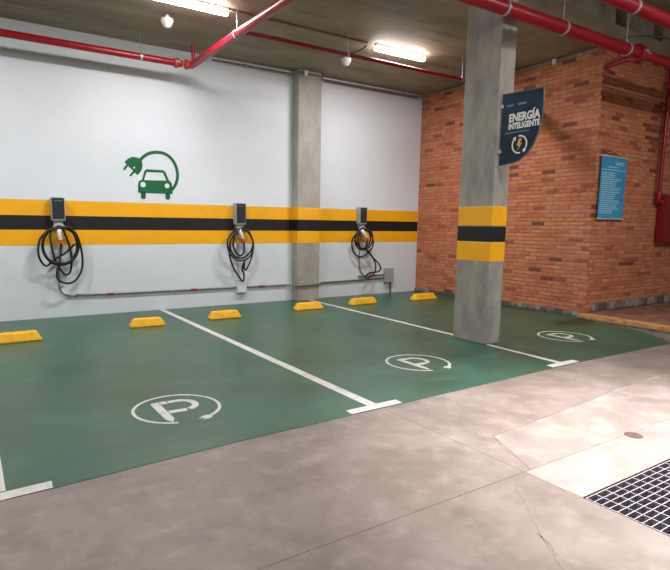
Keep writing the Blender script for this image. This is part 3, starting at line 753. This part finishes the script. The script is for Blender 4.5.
pipe([(3.5,3.55,3.99),(16.8,3.55,3.99)], 0.075, 'thick red pipe crossing the upper right corner of the photo', hangers=[((6.55,3.55,3.99),x1),((9.2,3.55,3.99),x1)])

# hose cabinet and its riser
t = empty('riser_pipe', (10.84,5.12,2.2)); tag(t, 'vertical red pipe running down the brick wall into the red cabinet', 'pipe')
q = MB(); q.tube([(10.84,5.12,4.36),(10.84,5.12,2.13)], 0.036, 14); part(q, 'tube', M['red_pipe'], t)
q = MB(); q.lathe((10.84,5.12,2.17),(0,0,-1),[(0,0.05),(0.03,0.055),(0.06,0.055),(0.09,0.045)],14); q.tube([(10.84,5.12,2.12),(10.80,5.115,2.04),(10.90,5.12,1.99),(10.978,5.12,1.99)], 0.042, 12); part(q, 'elbow', M['red_pipe'], t)
q = MB(); q.lathe((10.76,5.12,4.36),(1,0,0),[(0,0.01),(0.16,0.01)],8); q.box((10.78,5.10,4.361),(10.90,5.19,4.40)); part(q, 'bracket', M['galv'], t)
t = empty('hose_cabinet', (11.3,5.2,1.25)); tag(t, 'dark red fire hose cabinet on the brick wall, cut by the right photo edge', 'cabinet')
q = MB(); q.box((10.98,5.09,1.24),(11.82,5.196,2.13)); part(q, 'box_body', M['red_cabinet'], t, bevel=0.01)
q = MB(); q.box((11.0,5.076,1.265),(11.795,5.0895,2.105)); dr = part(q, 'door', M['red_cabinet'], t, bevel=0.004)
q = MB(); q.box((11.70,5.056,1.66),(11.74,5.0755,1.76)); part(q, 'handle', M['galv'], dr)

# ------------------------------------------------------------------ ceiling detectors
def detector(x, y, label):
    t = empty('ceiling_detector', (x,y,ZC)); tag(t, label, 'detector', 'white ceiling detectors')
    q = MB(); q.lathe((x,y,ZC-0.001),(0,0,-1),[(0,0.03),(0.05,0.03)],12); part(q, 'mount', M['galv'], t)
    q = MB(); q.lathe((x,y,ZC-0.05),(0,0,-1),[(0,0.085),(0.03,0.09),(0.07,0.075),(0.11,0.05),(0.12,0.01)],20); part(q, 'dome', M['white_plastic'], t)
detector(2.60, 7.93, 'white round ceiling detector under the bright lamp at upper left')
detector(5.76, 7.98, 'white round ceiling detector between the wall pillar and the middle lamp')

# ------------------------------------------------------------------ wall decal: car with plug
t = empty('car_decal', (2.8, YW, 2.3)); tag(t, 'green electric car and plug emblem on the white wall above the stripes', 'wall emblem')
mu = D['mural']; y0, y1 = YW-0.004, YW-0.0005
q = MB(); q.prism_xz(mu['body'], y0, y1)
ro, ri = mu['roof_out'], mu['roof_in']
q.prism_xz([ro[0],ro[1],ri[1],ri[0]], y0, y1); q.prism_xz([ro[1],ro[2],ro[3],ri[2],ri[1]], y0, y1)
q.prism_xz([ro[3],ro[4],ri[2]], y0, y1); q.prism_xz([ro[4],ro[5],ri[3],ri[2]], y0, y1)
part(q, 'car_body', M['decal_green'], t)
for k in ('w1','w2'):
    q = MB(); q.prism_xz(mu[k], y0, y1); part(q, 'wheel', M['decal_green'], t)
q = MB(); strip_xz(q, [(p.x,p.y) for p in spline([(a,b_,0) for a,b_ in mu['arc']], 5)], 0.052, y0, y1); part(q, 'cord', M['decal_green'], t)
q = MB(); q.prism_xz(mu['plug'], y0, y1); strip_xz(q, mu['p1'], 0.034, y0, y1); strip_xz(q, mu['p2'], 0.034, y0, y1); part(q, 'plug', M['decal_green'], t)
L_ = mu['lights']
for c, e in ((0,3),(1,4),(2,5)):
    r = abs(L_[e][1]-L_[c][1])
    q = MB(); q.lathe((L_[c][0], y0, L_[c][1]), (0,-1,0), [(0,r),(0.0015,r)], 18); part(q, 'headlight' if c < 2 else 'plug_dot', M['white_paint'], t)

# ------------------------------------------------------------------ sign on the pillar
sx_ = 5.60
t = empty('hanging_sign', (sx_,4.53,2.25)); tag(t, 'dark blue leaf-shaped sign reading ENERGÍA INTELIGENTE jutting from the pillar', 'sign')
edge = [(4.515,3.095),(3.955,3.07),(3.945,2.90),(3.955,2.75),(3.985,2.60),(4.04,2.46),(4.12,2.36),(4.22,2.29),(4.32,2.262),(4.515,2.250)]
def prism_yz(mb, pts, xa, xb):
    n = len(pts)
    mb.add([(xa,a,b_) for a,b_ in pts]+[(xb,a,b_) for a,b_ in pts], [tuple(range(n)),tuple(range(n,2*n))[::-1]]+[(i,n+i,n+(i+1)%n,(i+1)%n) for i in range(n)])
q = MB(); prism_yz(q, edge, sx_, sx_+0.009); part(q, 'core', M['sign_edge'], t)
ins = [(a+(0.012 if a < 4.3 else -0.006 if a > 4.4 else 0.002), b_+(-0.008 if b_ > 3 else 0.008 if b_ < 2.5 else 0)) for a, b_ in edge]
q = MB(); prism_yz(q, ins, sx_-0.003, sx_-0.0002); fc = part(q, 'printed_face', M['sign'], t)
q = MB(); prism_yz(q, ins, sx_+0.0092, sx_+0.012); part(q, 'printed_face', M['sign'], t)
for z in (2.95, 2.42):
    q = MB(); q.box((sx_-0.012,4.49,z-0.02),(sx_+0.03,4.539,z+0.02)); part(q, 'bracket', M['galv'], t)
R = Matrix(((0,0,-1),(-1,0,0),(0,1,0)))    # text x -> -y, text y -> +z, facing -x
fo = Vector(fc.location)
def stext(body, size, width, y, z, m, bold, nm='lettering'):
    return text_mesh(body, nm, size, width, Vector((sx_-0.0038,y,z))-Vector((sx_,4.53,2.25)), R, m, fc, 0.0006, bold)
stext('ENERGÍA', 0.128, 0.42, 4.40, 2.75, M['sign_white'], 0.0055)
stext('INTELIGENTE', 0.093, 0.42, 4.40, 2.665, M['sign_white'], 0.004)
xa, xb = sx_-0.0044, sx_-0.0032
q = MB()
for y_ in (4.44, 4.28):
    u = y_
    for k in range(6 if y_ > 4.4 else 7):
        prism_yz(q, [(u,2.952),(u-0.012,2.952),(u-0.012,2.93),(u,2.93)], xa, xb); u -= 0.016
u = 4.44
for k in range(15):
    prism_yz(q, [(u,2.63),(u-0.013,2.63),(u-0.013,2.617),(u,2.617)], xa, xb); u -= 0.022
part(q, 'faint_print', M['sign_grey'], fc)
# ring of two arrows round a lightning bolt
cy_, cz_ = 4.235, 2.475
for a0 in (100, 280):
    q = MB()
    pts = [(cy_-0.098*math.cos(math.radians(a)), cz_+0.098*math.sin(math.radians(a))) for a in range(a0, a0-141, -10)]
    l, r = ribbon(pts, 0.018)
    for i in range(len(l)-1): prism_yz(q, [tuple(l[i]),tuple(l[i+1]),tuple(r[i+1]),tuple(r[i])], xa, xb)
    e = Vector(pts[-1]); dd = (Vector(pts[-1])-Vector(pts[-2])).normalized(); nn = Vector((-dd.y,dd.x))
    prism_yz(q, [tuple(e+nn*0.026),tuple(e-nn*0.026),tuple(e+dd*0.04)], xa, xb)
    part(q, 'arrow', M['sign_white'], fc)
q = MB()
bolt = [(-0.012,0.066),(0.030,0.066),(0.006,0.016),(0.036,0.016),(-0.022,-0.070),(-0.006,-0.012),(-0.036,-0.012)]
prism_yz(q, [(cy_-a, cz_+b_) for a, b_ in bolt][:4]+[(cy_-a, cz_+b_) for a, b_ in bolt][4:], xa, xb); part(q, 'lightning_bolt', M['sign_gold'], fc)

# ------------------------------------------------------------------ blue banner on the brick
t = empty('wall_banner', (9.36,5.18,1.66)); tag(t, 'narrow blue information banner hung on the brick wall beside the corner', 'banner')
q = MB(); q.box((8.975,5.172,1.67),(9.755,5.176,2.70)); sh = part(q, 'sheet', M['poster'], t)
for z in (2.70,1.665):
    q = MB(); q.lathe((8.955,5.172,z),(1,0,0),[(0,0.014),(0.82,0.014)],10); part(q, 'rod', M['rod'], t)
rnd = random.Random(4); q = MB()
q.box((8.99,5.1705,2.475),(9.74,5.1719,2.487))
def row(x, xe, z, h):
    while x < xe:
        L_ = rnd.uniform(.03,.09); q.box((x,5.1705,z),(min(x+L_,xe),5.1719,z+h)); x += L_+0.014
row(9.42,9.68,2.60,0.016); row(9.42,9.66,2.57,0.016); row(9.20,9.50,2.52,0.018)
z = 2.42
while z > 1.75:
    row(9.02, rnd.uniform(9.38,9.66), z, 0.017); z -= 0.035
part(q, 'printed_lines', M['poster_text'], sh)
q = MB()
q.tube([(9.05,5.172,2.714),(9.36,5.195,2.80),(9.67,5.172,2.714)], 0.003, 6); part(q, 'hanging_cord', M['rod'], t)

# ------------------------------------------------------------------ drain grate and drain cap
t = empty('drain_grate', (GX0,GY0,-0.03)); tag(t, 'steel drain grate with rectangular openings set in the pale floor', 'grate')
q = MB()
for a, b_ in (((GX0,GY0),(GX1,GY0+0.006)),((GX0,GY1-0.006),(GX1,GY1)),((GX0,GY0+0.006),(GX0+0.006,GY1-0.006)),((GX1-0.006,GY0+0.006),(GX1,GY1-0.006))):
    q.box((a[0],a[1],-0.045),(b_[0],b_[1],-0.001))
part(q, 'frame', M['grate_steel'], t)
y = GY1-0.048
while y > GY0+0.02:
    q = MB(); q.box((GX0+0.0062,y-0.0025,-0.044),(GX1-0.0062,y+0.003,-0.002)); part(q, 'bearing_bar', M['grate_steel'], t)
    y -= 0.0425
x = GX0+0.10
while x < GX1-0.03:
    q = MB(); q.box((x-0.003,GY0+0.0062,-0.034),(x+0.003,GY1-0.0062,-0.0035)); part(q, 'cross_bar', M['grate_steel'], t)
    x += 0.10
pit = MB(); a, b_ = (GX0-0.001,GY0-0.001), (GX1+0.001,GY1+0.001)
pit.add([(a[0],a[1],-0.7),(b_[0],a[1],-0.7),(b_[0],b_[1],-0.7),(a[0],b_[1],-0.7),(a[0],a[1],-0.041),(b_[0],a[1],-0.041),(b_[0],b_[1],-0.041),(a[0],b_[1],-0.041)],
        [(0,1,2,3),(0,4,5,1),(1,5,6,2),(2,6,7,3),(3,7,4,0)])
part(pit, 'drain_trough', M['pit'], fl)
t = empty('floor_drain_cap', (4.05,1.915,0)); tag(t, 'small round dark metal drain cap set in the floor beyond the grate', 'drain cap')
q = MB(); q.lathe((4.05,1.93,0.0002),(0,0,1),[(0,0.062),(0.004,0.060)],20); part(q, 'rim', M['rust'], t)
q = MB(); q.lathe((4.05,1.93,0.0043),(0,0,1),[(0,0.05),(0.002,0.048)],20); part(q, 'cover', M['rust'], t)
